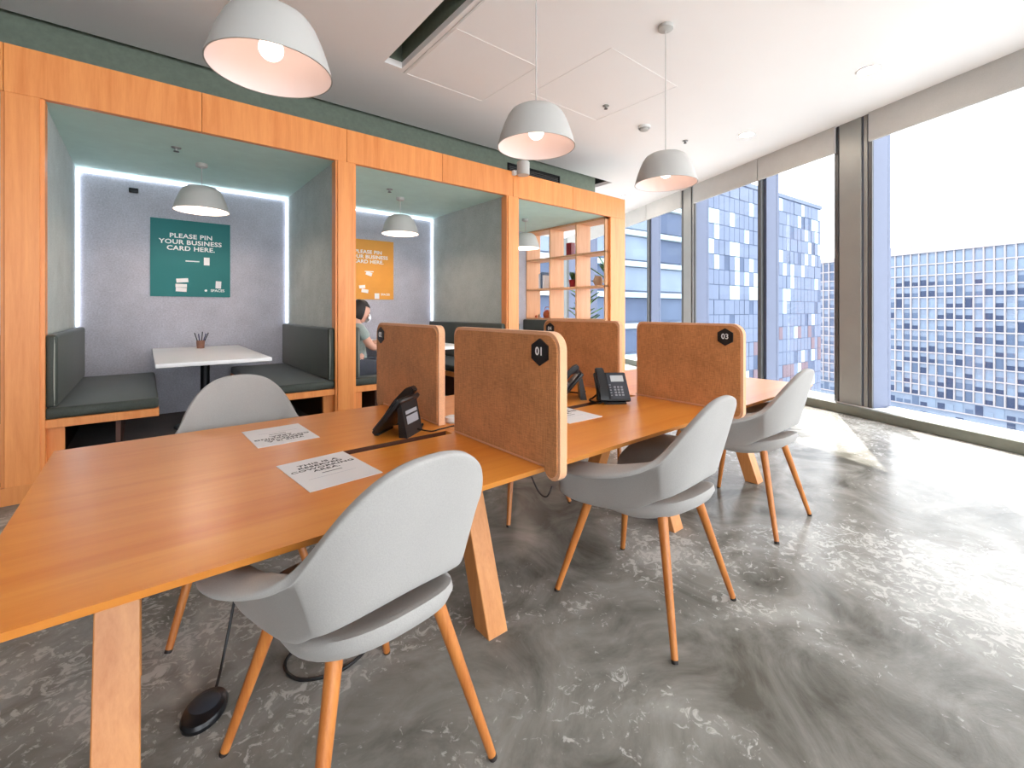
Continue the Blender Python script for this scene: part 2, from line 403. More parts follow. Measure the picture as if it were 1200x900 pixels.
for (a0, b0, k0), (a1, b1, k1) in zip(edges, edges[1:]):
    w = sempty('window_%d' % n_win)
    if k0 == 'm':
        wbox('mullion', (a0, 0.10, .118), (b0 - .05, 0.155, ZC), 'aludark', w, 0.003)
        wbox('mullion_fin', (a0 + .02, 0.155, .118), (b0, GO + .05, 4.1), 'alublue', w)
    wbox('bottom_rail', (b0, GO - .01, .118), (a1, GO + .04, .128), 'sill', w)
    wbox('top_rail', (b0, GO - .03, 4.02), (a1, GO + .04, 4.1), 'aludark', w, 0.003)
    wbox('glass_pane', (b0, GO, .128), (a1, GO + .012, 4.02), 'glass', w)
    n_win += 1
BLIND_W = ['farthest left window', 'window left of the narrow left column', 'window right of the narrow left column', 'window left of the wide steel column',
           'window just right of the wide steel column', 'window second right of the wide steel column']
far_lab = ['grey roller blind cassette over the window behind the shelving', 'grey roller blind cassette over the next window behind the shelving', 'grey roller blind cassette over the farthest visible window by the booth end',
           'grey roller blind cassette between the far mullion and the far column', 'grey roller blind cassette right of the far column, left of the dark mullion',
           'grey roller blind cassette between the dark mullion and the wide steel column', 'large grey roller blind cassette at the right edge beside the wide steel column',
           'grey roller blind cassette beyond the right edge of the view', 'grey roller blind cassette by the next column beyond the right edge', 'grey roller blind cassette far beyond the right edge']
for i, ((a0, b0, k0), (a1, b1, k1)) in enumerate(zip(edges, edges[1:])):
    lo = b0 - .02 if k0 == 'c' else (a0 + b0) / 2 - .012; hi = a1 + .035 if k1 == 'c' else (a1 + b1) / 2 - .03
    t = thing('roller_blind', far_lab[i], 'blind', group='roller blinds along the window wall')
    wbox('blind_cloth', (lo, 0.06, 3.335), (hi, 0.085, ZC + .05), 'blind', t)
    wbox('bottom_bar', (lo, 0.055, 3.315), (hi, 0.09, 3.337), 'blind', t, 0.004)

# ------------------------------------------------------------------ outdoors
F_ = Vector((math.cos(math.atan(640 / 525)), math.sin(math.atan(640 / 525)), 0)); R_ = Vector((F_.y, -F_.x, 0))
def cam2w(d, r, z): return F_ * d + R_ * r + Vector((0, 0, z))
struct(box('ground_street', (-60, -220, -46), (320, 260, -45), 'asphalt'))  # street level far below, added for its bounce light
def pane_mesh(w, h, t, mat):
    bm = bmesh.new(); abox(bm, (0, -t, 0), (w, 0, h)); me = bpy.data.meshes.new('panel'); bmesh.ops.recalc_face_normals(bm, faces=bm.faces[:]); bm.to_mesh(me); bm.free(); me.materials.append(M[mat]); return me
def shared(name, me, parent, loc):
    o = bpy.data.objects.new(name, me); COL.objects.link(o); o.parent = parent; o.location = loc; return o
rnd = random.Random(11)
# checkered tower: local x runs along the face away from us, y into the block
ang = math.atan2(0.817, 0.576)
dirv = F_ * math.cos(ang) + R_ * math.sin(ang)
corner = cam2w(45, 31, 0)
L = 23.0
base = corner - dirv * L
tower = thing('tower_block', 'dark glass tower with scattered pale panels outside the windows', 'building', (base.x, base.y, -45), math.atan2(dirv.y, dirv.x))
TOP = 45 + 11.6
bm = bmesh.new(); abox(bm, (0, 0, 0), (L, 18, TOP)); finish('wall', bm, 'bld_dark', tower, smooth=0)
box('parapet', (-.1, -.1, TOP - .25), (L + .1, 18.1, TOP + .1), 'bld_mid', tower)
PW, PH = .74, 1.15
pl_ = {k: pane_mesh(PW - .05, PH - .06, .06, k) for k in ('bld_light', 'bld_mid', 'bld_brown')}
bmd = bmesh.new(); bml = bmesh.new(); count = 0
ncol = int(L / PW)
for i in range(ncol):
    for j in range(48):
        z = TOP - .3 - (j + 1) * PH
        if z < 0: break
        near = z > 45 - 9.5
        r = rnd.random(); x = i * PW + .02
        lite = r < (.20 if z > 47 else .13)
        if near and count < 298 and (lite or r < .38): shared('facade_panel', pl_['bld_light' if lite else ('bld_brown' if z < 44.5 and i > 12 else 'bld_mid')], tower, (x, 0, z)); count += 1
        elif lite: abox(bml, (x, -.06, z), (x + PW - .05, 0, z + PH - .06))
        elif r > 0.45: abox(bmd, (x, -.03, z), (x + PW - .05, 0, z + PH - .06))
finish('grey_panels', bmd, 'bld_mid', tower, smooth=0)['kind'] = 'stuff'
finish('pale_panels', bml, 'bld_light', tower, smooth=0)['kind'] = 'stuff'
# pale building with ledges at the far left
b3 = cam2w(28, 10.9, 0)
lowb = thing('glass_building', 'pale blue glass building with horizontal ledges seen beside the booth end', 'building', (b3.x, b3.y, -45), math.atan2(dirv.y, dirv.x))
box('wall', (-24, .3, 0), (0, 8, 62), 'bld_mid', lowb)
for j in range(30):
    z = 61 - j * 1.75
    box('ledge', (-24, 0, z), (.2, .3, z + .28), 'bld_light', lowb)
    if z > 30:
        for i in range(8): box('window', (-23.8 + i * 2.98, .22, z - 1.35), (-21.0 + i * 2.98, .3, z - .05), ('off_pane3', 'bld_dark', 'off_pane2')[rnd.randrange(3)], lowb)
# long office block on the right
a2 = math.radians(-18)
dir2 = F_ * math.cos(a2) + R_ * math.sin(a2)          # away, to the left
near = cam2w(120, 120 * 600 / 525, 0)
base2 = near - dir2 * 12.0
office = thing('office_block', 'long pale office block with a white window grid beyond the big right window', 'building', (base2.x, base2.y, -45), math.atan2(dir2.y, dir2.x))
CWD, RH = 2.25, 3.45
NC, NR = 66, 18
OT = 45 + 20.2
box('wall', (-20, -25, 0), (NC * CWD, -0.3, OT), 'off_spandrel', office)
box('roof_edge', (-20.2, -25, OT - 1.0), (NC * CWD + .3, .35, OT + .5), 'off_frame', office)
box('roof_plant', (17, -16, OT + .5), (50, -6, OT + 2.6), 'off_frame', office)
pm = {}
for k in ('off_pane1', 'off_pane2', 'off_pane3'):
    for hfrac in (0.45, 0.62, 0.9):
        bmx = bmesh.new(); abox(bmx, (0, -.3, 0), (CWD - .5, -.22, RH * hfrac - .3)); me = bpy.data.meshes.new('pane'); bmesh.ops.recalc_face_normals(bmx, faces=bmx.faces[:]); bmx.to_mesh(me); bmx.free(); me.materials.append(M[k]); pm[(k, hfrac)] = me
sb = bmesh.new(); cnt = 0
for i in range(-8, NC):
    for j in range(NR):
        z = OT - 1.2 - (j + 1) * RH
        k = rnd.choices(['off_pane1', 'off_pane2', 'off_pane3'], [0.42, 0.33, 0.25])[0]; hf = rnd.choices([0.45, 0.62, 0.9], [0.6, 0.3, 0.1])[0]
        if j < 2: k, hf = 'off_pane3', 0.9
        if 0 <= i < 20 and j < 15 and cnt < 300: shared('window', pm[(k, hf)], office, (i * CWD + .25, 0, z + .15)); cnt += 1
        else: abox(sb, (i * CWD + .25, -.3, z + .15), (i * CWD + CWD - .25, -.22, z + RH * hf - .15))
finish('far_windows', sb, 'off_pane2', office, smooth=0)['kind'] = 'stuff'
fm = bmesh.new(); abox(fm, (-.16, -.3, -45), (.16, .12, 0)); fme = bpy.data.meshes.new('fin'); bmesh.ops.recalc_face_normals(fm, faces=fm.faces[:]); fm.to_mesh(fme); fm.free(); fme.materials.append(M['off_frame'])
for i in range(-8, NC + 1): shared('fin', fme, office, (i * CWD, 0, OT - 1.0))
for j in range(NR): box('floor_band', (-20, -.3, OT - 1.2 - (j + 1) * RH - .16), (NC * CWD, .06, OT - 1.2 - (j + 1) * RH + .16), 'off_frame', office)

# ------------------------------------------------------------------ booths
YB = 4.41; ZB = 2.75; YW = 6.33; PZ = 0.14
frame = thing('booth_surround', 'orange timber surround of the row of seating booths', 'booth', (0, YB, 0))
bx = [-4.15, -3.0, -1.85, -0.72, 0.36, 1.53, 2.60, 3.64, 4.75, 5.966]
for a, b in zip(bx, bx[1:]): box('header_panel', (a + .0015, 0, ZB - .005), (b - .0015, .05, 3.065), 'boothwood', frame, 0.002, 1)
POSTS = [(-0.735, -0.53), (1.425, 1.622), (3.541, 3.74)]
for a, b in POSTS:
    box('post', (a + .018, 0, .12), (b - .022, .12, ZB - .005), 'boothwood', frame, 0.003, 1)
    box('post_rebate', (a, .012, .12), (a + .018, .12, ZB - .005), 'boothwood', frame)
    box('post_rebate', (b - .022, .012, .12), (b, .12, ZB - .005), 'boothwood', frame)
box('post', (5.60, 0, 0), (5.966, .05, ZB - .005), 'boothwood', frame, 0.003, 1)
box('end_panel', (5.93, .05, 0), (5.966, 1.95, 1.13), 'boothwood', frame)
box('end_header', (5.93, .05, ZB), (5.966, 1.95, 3.065), 'boothwood', frame)
for a, b in ((-4.15, -.735), (-.735, 1.52), (1.52, 3.64), (3.64, 5.60)):
    box('plinth', (a, 0.0, 0), (b - .002, .05, .12), 'boothwood', frame, 0.002, 1)
box('roof_panel', (-4.15, .05, 3.02), (5.93, 2.0, 3.06), 'darkwood', frame)
struct(box('floor_booth', (XL, YB + .05, 0.0), (5.6, 6.46, PZ), 'carpet'))
struct(box('ceiling_booth', (XL, YB + .05, ZB), (5.93, 6.46, ZB + .05), 'mint'))
struct(box('wall_rear_booth', (XL, YW, PZ), (5.6, 6.46, ZB), 'felt'))
for i, (a, b) in enumerate(POSTS):
    struct(box('wall_partition_%d' % (i + 1), (a + .012, YB + .12, PZ), (b - .012, YW, ZB), 'feltside'))
BO = [(-2.62, -.723), (-.542, 1.437), (1.61, 3.553), (3.728, 5.52)]
WHO = ['cut-off booth at the left edge', 'front booth with the teal poster', 'middle booth with the seated person', 'end booth with the open shelves']
def seat_bench(x0, x1, side, label):
    """side -1: backrest at x0, +1: backrest at x1"""
    w = x1 - x0; t = thing('booth_bench', label, 'bench', ((x0 + x1) / 2, YB + .03, PZ), 0, 'upholstered booth benches')
    h = w / 2; d = YW - YB - .04
    box('seat_board', (-h, 0, .335), (h, d, .395), 'boothwood', t, 0.003, 1)
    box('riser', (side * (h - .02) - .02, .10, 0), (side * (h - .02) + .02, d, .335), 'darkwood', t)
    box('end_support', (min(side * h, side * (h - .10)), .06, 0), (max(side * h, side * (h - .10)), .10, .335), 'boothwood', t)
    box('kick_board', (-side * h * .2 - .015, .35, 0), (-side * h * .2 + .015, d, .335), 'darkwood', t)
    sx0, sx1 = -h + .002, h - .002
    c = box('seat_cushion', (sx0, .005, .395), (sx1, d, .475), 'cushion', t, 0.022, 3)
    bm = bmesh.new(); 
    e = -side * h + side * .012
    tube(bm, [(e, .02, .462), (e, d * .5, .462), (e, d - .02, .462)], .004, 6); finish('piping', bm, 'cushion', c)
    q0, q1 = (sx0, sx0 + .068) if side < 0 else (sx1 - .068, sx1)
    bc = box('back_cushion', (q0, .01, .475), (q1, d, .985), 'cushion', t, 0.024, 3)
    bm = bmesh.new(); e = q1 - .018 if side < 0 else q0 + .018
    tube(bm, [(e, .016, .49), (e, .012, .7), (e, .016, .965)], .0045, 6); finish('piping', bm, 'piping', bc)
    return t
def booth_table(xc, label, y1=YW - .02):
    t = thing('booth_table', label, 'table', (xc, YB + .06, PZ), 0, 'white booth tables')
    d = y1 - YB - .06
    box('tabletop', (-.41, 0, .70), (.41, d, .735), 'whitelam', t, 0.006, 2)
    cyl('pedestal', (0, d * .55, .02), (0, d * .55, .70), .04, .04, 'blackmetal', t, 20)
    bm = bmesh.new(); lathe(bm, [(0, .0), (.25, .0), (.25, .012), (.06, .024), (0, .024)], 28, (0, d * .55, 0)); finish('base', bm, 'blackmetal', t)
    return t
seat_bench(-1.37, -.725, 1, 'dark upholstered bench in the cut-off booth at the left edge')
seat_bench(-.54, .088, -1, 'dark upholstered bench left of the table below the teal poster')
seat_bench(.80, 1.435, 1, 'dark upholstered bench right of the table below the teal poster')
seat_bench(1.612, 2.235, -1, 'dark bench the seated person sits on in the middle booth')
seat_bench(2.92, 3.55, 1, 'dark upholstered bench on the right side of the middle booth')
seat_bench(3.73, 4.35, -1, 'dark upholstered bench on the left side of the end booth')
seat_bench(4.88, 5.515, 1, 'dark upholstered bench in front of the open shelves')
booth_table(.475, 'white booth table with pen cup in the booth with teal poster')
booth_table(2.58, 'white booth table in the middle booth before the seated person')
booth_table(4.62, 'white booth table in the end booth with the open shelves')
# light strips round the rear walls
for i in (1, 2):
    a, b = BO[i]
    t = thing('light_strip', ('bright white light strip framing the rear wall around the teal poster', 'bright white light strip framing the rear wall around the orange poster', 'bright white light strip framing the rear wall of the end booth')[i - 1], 'light strip', ((a + b) / 2, YW, ZB), 0, 'booth light strips')
    h = (b - a) / 2; c = .017
    box('top_strip', (-h + .005, -c, -c - .02), (h - .005, -.004, -.02), 'led', t)
    box('side_strip', (-h + .005, -c, -1.62), (-h + .005 + c, -.004, -c - .02), 'led', t)
    box('side_strip', (h - .005 - c, -c, -1.62), (h - .005, -.004, -c - .02), 'led', t)

# posters
def poster(x0, x1, z0, z1, mat, label, key):
    t = thing('poster', label, 'poster', ((x0 + x1) / 2, YW - .012, (z0 + z1) / 2), 0, None)
    w, h = x1 - x0, z1 - z0
    box('sheet', (-w / 2, 0, -h / 2), (w / 2, .011, h / 2), mat, t)
    m = Matrix.Translation((-.005, -.001, h * .21)) @ Matrix.Rotation(PI / 2, 4, 'X') @ Matrix.Diagonal((1.12, 1, 1, 1))
    text('lettering', 'PLEASE PIN\nYOUR BUSINESS\nCARD HERE.', .070, 'inkwhite', t, m, 0.025, spacing=1.05, line=1.0)
    box('underline', (-.06, -.002, h * .21 - .215), (.07, 0, h * .21 - .203), 'inkwhite', t)
    text('logo', 'SPACES', .042, 'inkwhite', t, Matrix.Translation((w * .33, -.001, -h * .415)) @ Matrix.Rotation(PI / 2, 4, 'X'), 0.02)
    bm = bmesh.new(); acyl(bm, (w * .33 - .115, -.002, -h * .415), (w * .33 - .115, 0, -h * .415), .013, .013, 16); finish('logo_dot', bm, 'inkwhite', t)
    return t
def cards(xc, zc, spots, where):
    for dx, dz, w, h, a, lab in spots:
        o = box('business_card', (-w / 2, -.004, -h / 2), (w / 2, 0, h / 2), 'paper', None, loc=(xc + dx, YW - .0125, zc + dz), rot=(0, a, 0))
        tag(o, 'white card %s on the %s poster' % (lab, where), 'card', 'cards pinned on the %s poster' % where)
poster(.048, .797, 1.45, 2.318, 'teal', 'teal poster asking for business cards on the booth wall', 'a')
cards(.4225, 1.884, [(.14, -.02, .055, .09, 0, 'pinned upright below the lettering'), (-.09, -.25, .11, .045, -.1, 'topmost of the stack of three'), (-.1, -.31, .105, .038, 0, 'middle of the stack of three'), (-.1, -.355, .1, .045, .05, 'lowest of the stack of three'), (.255, -.29, .055, .085, .05, 'above the logo in the corner')], 'teal')
poster(2.13, 2.885, 1.45, 2.312, 'orange', 'orange poster asking for business cards in the middle booth', 'b')
cards(2.5075, 1.88, [(.0, -.06, .09, .05, .3, 'tilted just below the lettering'), (-.1, -.25, .09, .045, -.1, 'upper one of the lower pair'), (-.06, -.31, .1, .05, .15, 'lower one of the lower pair'), (.12, -.38, .07, .08, 0, 'beside the logo in the corner')], 'orange')

# pen cup on the booth table
t = thing('pen_cup', 'small brown pen cup with dark pens on the white booth table', 'pen cup', (.48, 6.02, PZ + .735))
bm = bmesh.new(); lathe(bm, [(0, .0), (.035, 0), (.04, .085), (.035, .085), (.031, .006), (0, .006)], 20); finish('cup', bm, 'cork', t)
for i, (dx, dy, m) in enumerate(((.05, .0, 'pen1'), (-.055, .01, 'pen2'), (.02, .03, 'pen2'), (-.02, -.02, 'pen1'), (.07, -.02, 'pen2'))):
    cyl('pen', (dx * .15, dy * .15, .01), (dx, dy, .16 + .01 * (i % 3)), .005, .005, m, t, 8)

# ------------------------------------------------------------------ shelves at the booth end
sh = thing('open_shelving', 'open oak shelving forming the end wall of the booth', 'shelf', (5.535, YB + .05, 0))
SD = .345; SL = 1.88
box('base_panel', (0, 0, PZ), (.03, SL, 1.12), 'shelfwood', sh)
for y in (0.0, .60, 1.225, SL - .03): box('upright', (0, y, 1.15), (SD, y + .03, ZB), 'shelfwood', sh, 0.002, 1)
for z in (1.12, 1.655, 2.195): box('shelf_board', (0, 0, z), (SD, SL, z + .03), 'shelfwood', sh, 0.002, 1)
box('top_board', (0, 0, 2.715), (SD, SL, ZB - .002), 'shelfwood', sh)
SX = 5.535; SYB = YB + .05
tag(box('storage_box', (0, 0, 0), (.10, .12, .23), 'red', None, 0.004, 1, loc=(5.66, 5.30, 2.225)), 'dark red box standing on the upper shelf', 'box')
for i, (w, hh, m, lab) in enumerate(((.035, .27, 'book1', 'white book, leftmost of three on the middle shelf'), (.04, .30, 'book2', 'tall blue grey book in the row on the middle shelf'), (.045, .24, 'book1', 'white book, nearest of three on the middle shelf'))):
    t = thing('book', lab, 'book', (5.60, 6.02 - i * .055, 1.685), 0, 'books on the middle shelf')
    box('cover', (0, 0, 0), (.2, w, hh), m, t, 0.003, 1); box('pages', (.004, .004, .004), (.202, w - .004, hh + .001), 'paper', t)
t = thing('potted_plant', 'small plant in a red pot on the middle shelf', 'plant', (5.72, 5.31, 1.685))
bm = bmesh.new(); lathe(bm, [(0, 0), (.055, 0), (.075, .13), (.066, .13), (.05, .02), (0, .02)], 24); finish('pot', bm, 'red', t)
bm = bmesh.new(); lathe(bm, [(0, .105), (.062, .11)], 20); finish('soil', bm, 'soil', t)
lf = bmesh.new()
pr_ = [(0, 0), (.018, .05), (.022, .09), (.012, .14), (0, .165)]
vsL = [lf.verts.new((-w, .1 * (z * z), z)) for w, z in pr_]; vsM = [lf.verts.new((0, .1 * z * z + .008, z)) for w, z in pr_]; vsR = [lf.verts.new((w, .1 * z * z, z)) for w, z in pr_]
for A, B in ((vsL, vsM), (vsM, vsR)):
    for i in range(4): lf.faces.new((A[i], B[i], B[i + 1], A[i + 1]))
bmesh.ops.remove_doubles(lf, verts=lf.verts[:], dist=1e-5)
leaf_me = bpy.data.meshes.new('leaf'); lf.to_mesh(leaf_me); lf.free(); leaf_me.materials.append(M['leaf'])
leaf_dk = leaf_me.copy(); leaf_dk.materials.clear(); leaf_dk.materials.append(M['leafdark'])
for i in range(14):
    o = shared('leaf', leaf_dk if i % 3 else leaf_me, t, (rnd.uniform(-.02, .02), rnd.uniform(-.02, .02), .11)); o.rotation_euler = (rnd.uniform(-.5, -.05), 0, i * 2.4); o.scale = (1.0,) * 3
bm = bmesh.new(); lathe(bm, [(0, 0), (.045, 0), (.075, .05), (.08, .09), (.06, .15), (.04, .165), (.036, .16), (.05, .1), (0, .03)], 28)
o = finish('vase', bm, 'tan', None, loc=(5.70, 4.74, 1.685)); tag(o, 'squat tan round vase on the middle shelf', 'vase')
t = thing('copper_pot', 'small copper pot with handle on the lowest shelf', 'pot', (5.70, 5.93, 1.15))
bm = bmesh.new(); lathe(bm, [(0, 0), (.06, 0), (.08, .05), (.07, .11), (.03, .135), (.012, .15), (0, .155)], 24); finish('body', bm, 'copper', t)
bm = bmesh.new(); tube(bm, [(0, -.06, .11), (0, -.05, .19), (0, .05, .19), (0, .06, .11)], .006, 6); finish('handle', bm, 'copper', t)
for k, (dy, hh) in enumerate(((1.66, .07), (1.74, .05))):
    bm = bmesh.new(); lathe(bm, [(0, 0), (.022, 0), (.026, hh * .7), (.01, hh), (0, hh)], 16)
    o = finish('jar', bm, ('tan', 'copper')[k], None, loc=(SX + .14, SYB + dy, 1.15)); tag(o, ('tiny tan jar on the lowest shelf beside the copper pot', 'tiny copper jar at the far end of the lowest shelf')[k], 'jar')
# tall plants standing beyond the shelving
def tall_plant(x, y, h, n, seed, label, zs):
    r = random.Random(seed); t = thing('tall_potted_plant', label, 'plant', (x, y, 0), 0, 'tall plants beyond the shelving')
    bm = bmesh.new(); lathe(bm, [(0, 0), (.16, 0), (.2, .42), (.18, .42), (.15, .06), (0, .06)], 28); finish('pot', bm, 'plastic', t)
    bm = bmesh.new(); lathe(bm, [(0, .37), (.178, .385)], 24); finish('soil', bm, 'soil', t)
    bm = bmesh.new(); tube(bm, [(0, 0, .35), (.02, .01, h * .5), (-.01, .03, h * .85)], .016, 8); finish('stem', bm, 'tan', t)
    for i in range(n):
        z = zs + (h * .88 - zs) * i / n
        o = shared('leaf', leaf_me if r.random() < .6 else leaf_dk, t, (0, .01, z)); s = r.uniform(1.7, 2.4); o.scale = (s, s, s)
        o.rotation_euler = (-r.uniform(.5, 1.3), 0, i * 2.4 + r.uniform(-.3, .3))
tall_plant(6.36, 5.62, 1.75, 30, 3, 'tall leafy plant in a white pot between the shelving and the windows', .9)
tall_plant(6.50, 5.16, 2.3, 18, 5, 'tall leafy plant in a white pot behind the booth end post', 1.7)

# ------------------------------------------------------------------ person in the middle booth
def skin_mesh(name, verts, edges, radii, mat, parent, root=0, sub=2):
    me = bpy.data.meshes.new(name); me.from_pydata([Vector(v) for v in verts], edges, [])
    o = bpy.data.objects.new(name, me); COL.objects.link(o)
    md = o.modifiers.new('skin', 'SKIN'); md.use_smooth_shade = True
    for i, sv in enumerate(me.skin_vertices[0].data): 
        r = radii[i]; sv.radius = r if isinstance(r, tuple) else (r, r); sv.use_root = (i == root)
    s = o.modifiers.new('sub', 'SUBSURF'); s.levels = sub; s.render_levels = sub
    dg = bpy.context.evaluated_depsgraph_get(); m2 = bpy.data.meshes.new_from_object(o.evaluated_get(dg)); m2.name = name
    bpy.data.objects.remove(o); m2.materials.clear()
    return link(name, m2, mat, parent, smooth=60)
pp = thing('person', 'person in a grey green shirt and white mask seated in the middle booth', 'person', (1.755, 4.74, PZ))
# local: +x forward (towards the table), y sideways, z up from the booth floor
V = [(0, 0, .56), (-.02, 0, .72), (-.05, 0, .90), (-.05, 0, 1.0), (-.03, 0, 1.07),      # pelvis..neck
     (.02, 0, 1.14),                                                                      # skull base
     (-.04, -.17, .955), (.08, -.21, .76), (.26, -.15, .79), (.33, -.13, .80),            # near arm: shoulder elbow wrist palm
     (-.04, .17, .955), (.08, .21, .76), (.26, .15, .79), (.33, .13, .80),
     (.02, -.09, .55), (.40, -.10, .53), (.40, -.10, .10), (.41, -.10, .06),
     (.02, .09, .55), (.40, .10, .53), (.40, .10, .10), (.41, .10, .06)]
Ed = [(0, 1), (1, 2), (2, 3), (3, 4), (4, 5), (3, 6), (6, 7), (7, 8), (8, 9), (3, 10), (10, 11), (11, 12), (12, 13), (0, 14), (14, 15), (15, 16), (16, 17), (0, 18), (18, 19), (19, 20), (20, 21)]
Rr = [(.13, .10), (.12, .095), (.13, .095), (.07, .07), (.05, .05), (.05, .05), .05, .042, .028, .03, .05, .042, .028, .03, .085, .06, .04, .035, .085, .06, .04, .035]
body = skin_mesh('body', V, Ed, Rr, 'skin', pp)
# head: shaped ellipsoid with brow, nose, chin
bm = bmesh.new(); bmesh.ops.create_uvsphere(bm, u_segments=28, v_segments=20, radius=1.0)
for v in bm.verts:
    x, y, z = v.co
    w = 0.075 * (1 - .18 * max(0, -z)); dx = .098
    nx = x * dx * (1 - .12 * max(0, -z)); ny = y * w; nz = z * .118
    if x > .75 and -.35 < z < .15: nx += .018 * (1 - min(1, abs(y) / .28)) * (1 - abs(z + .1) / .3)
    if x > .4 and z < -.6: nx += .012
    v.co = (nx, ny, nz)
bmesh.ops.transform(bm, matrix=Matrix.Translation((.035, 0, 1.135)) @ Matrix.Rotation(.30, 4, 'Y'), verts=bm.verts[:])
headme = finish('head', bm, 'skin', pp)
for s in (-1, 1):
    bm = bmesh.new(); bmesh.ops.create_uvsphere(bm, u_segments=12, v_segments=8, radius=1.0)
    for v in bm.verts: v.co = Vector((v.co.x * .018 + .02, s * .074 + v.co.y * .008, v.co.z * .03 + 1.125))
    finish('ear', bm, 'skin', headme)
    bm = bmesh.new(); bmesh.ops.create_uvsphere(bm, u_segments=10, v_segments=8, radius=.009)
    bmesh.ops.translate(bm, vec=(.118, s * .032, 1.125), verts=bm.verts[:]); finish('eye', bm, 'hair', headme)
bm = bmesh.new(); bmesh.ops.create_uvsphere(bm, u_segments=28, v_segments=20, radius=1.0)
for v in bm.verts:
    x, y, z = v.co
    v.co = Vector((x * .112, y * .09, z * .128)) * (1 + .03 * math.sin(9 * x + 5 * y) * math.cos(7 * z))
cut = [v for v in bm.verts if v.co.x > .035 and v.co.z < .045 or v.co.z < -.095]
bmesh.ops.delete(bm, geom=cut, context='VERTS')
bmesh.ops.transform(bm, matrix=Matrix.Translation((.025, 0, 1.145)) @ Matrix.Rotation(.25, 4, 'Y'), verts=bm.verts[:])
finish('hair', bm, 'hair', pp)
bm = bmesh.new(); bmesh.ops.create_uvsphere(bm, u_segments=20, v_segments=14, radius=1.0)
for v in bm.verts: v.co = Vector((v.co.x * .05, v.co.y * .066, v.co.z * .055))
bmesh.ops.delete(bm, geom=[v for v in bm.verts if v.co.x < 0], context='VERTS')
bmesh.ops.transform(bm, matrix=Matrix.Translation((.095, 0, 1.075)), verts=bm.verts[:]); finish('face_mask', bm, 'mask', pp)
idx = [0, 1, 2, 3, 6, 10]; V2 = [(.01, 0, .50), V[1], V[2], V[3], V[6], (.03, -.195, .85), V[10], (.03, .195, .85)]
skin_mesh('shirt', V2, [(0, 1), (1, 2), (2, 3), (3, 4), (4, 5), (3, 6), (6, 7)], [(.145, .115), (.138, .112), (.145, .112), (.08, .08), .066, .062, .066, .062], 'shirt', pp)
V3 = [V[0], V[14], V[15], V[16], V[18], V[19], V[20]]
skin_mesh('trousers', V3, [(0, 1), (1, 2), (2, 3), (0, 4), (4, 5), (5, 6)], [(.14, .11), .1, .074, .055, .1, .074, .055], 'trousers', pp)
for s in (-1, 1):
    box('shoe', (.36, s * .10 - .045, 0), (.60, s * .10 + .045, .09), 'mask', pp, 0.035, 3)
    for k in range(5):      # fingers resting on the table top
        a = (k - 2) * .016; y0 = s * .13 + a; ln = (.045, .07, .078, .072, .055)[k if s > 0 else 4 - k]
        bm = bmesh.new()
        if (k == 4 and s < 0) or (k == 0 and s > 0): tube(bm, [(.33, y0 - s * .01, .80), (.36, y0 - s * .03, .795), (.385, y0 - s * .035, .785)], .0095, 8)
        else: tube(bm, [(.345, y0, .805), (.345 + ln * .6, y0, .808), (.345 + ln, y0, .79)], .0085, 8)
        finish('finger', bm, 'skin', body)

# ------------------------------------------------------------------ the long desk
ZT = .735; DX0, DX1, DY0, DY1 = -.28, 3.90, 1.17, 2.545; YM = 1.785
desk = thing('long_desk', 'long orange oak shared desk with splayed square legs', 'desk', (DX0, YM, 0))
mods = [(DX0, 1.118), (1.12, 2.528), (2.53, DX1)]
TH = .026
for i, (a, b) in enumerate(mods):
    s0 = a + .885; s1 = b - .03
    if i: s0 = a + .03
    bm = bmesh.new()
    ys = [DY0, YM - .03, YM + .03, DY1]
    o0 = -YM
    def slab(x0, x1, y0, y1): abox(bm, (x0 - DX0, y0 + o0, ZT - TH), (x1 - DX0, y1 + o0, ZT))
    # grid of boxes sharing faces, welded so that only the slot stays open
    V8 = {}
    xs = [a, s0, s1, b]
    def vert(x, y, z):
        k = (round(x, 4), round(y, 4), z)
        if k not in V8: V8[k] = bm.verts.new((x - DX0, y - YM, z))
        return V8[k]
    z0, z1 = ZT - TH, ZT
    for p in range(3):
        for q in range(3):
            if p == 1 and q == 1: continue
            for z in (z0, z1): bm.faces.new([vert(xs[p], ys[q], z), vert(xs[p + 1], ys[q], z), vert(xs[p + 1], ys[q + 1], z), vert(xs[p], ys[q + 1], z)])
            for (A, B, nb) in (((p, q), (p + 1, q), (p, q - 1)), ((p + 1, q), (p + 1, q + 1), (p + 1, q)), ((p + 1, q + 1), (p, q + 1), (p, q + 1)), ((p, q + 1), (p, q), (p - 1, q))):
                solid = 0 <= nb[0] < 3 and 0 <= nb[1] < 3 and nb != (1, 1)
                if not solid: bm.faces.new([vert(xs[A[0]], ys[A[1]], z0), vert(xs[B[0]], ys[B[1]], z0), vert(xs[B[0]], ys[B[1]], z1), vert(xs[A[0]], ys[A[1]], z1)])
    # undercut the long edges: bottom narrower than the top
    for v in bm.verts:
        if abs(v.co.z - z0) < 1e-4:
            if abs(v.co.y - (DY0 - YM)) < 1e-4: v.co.y += .02
            if abs(v.co.y - (DY1 - YM)) < 1e-4: v.co.y -= .02
    finish('tabletop', bm, 'desk', desk, smooth=0)
    box('slot_shade', (s0 - DX0 + .001, .0275, ZT - .10), (s1 - DX0 - .001, .0298, ZT - .001), 'darkwood', desk)  # added dark strip, stands in for the shade inside the slot
    box('cable_tray', (s0 - DX0, -.06, ZT - .15), (s1 - DX0, .06, ZT - .14), 'blackmetal', desk)
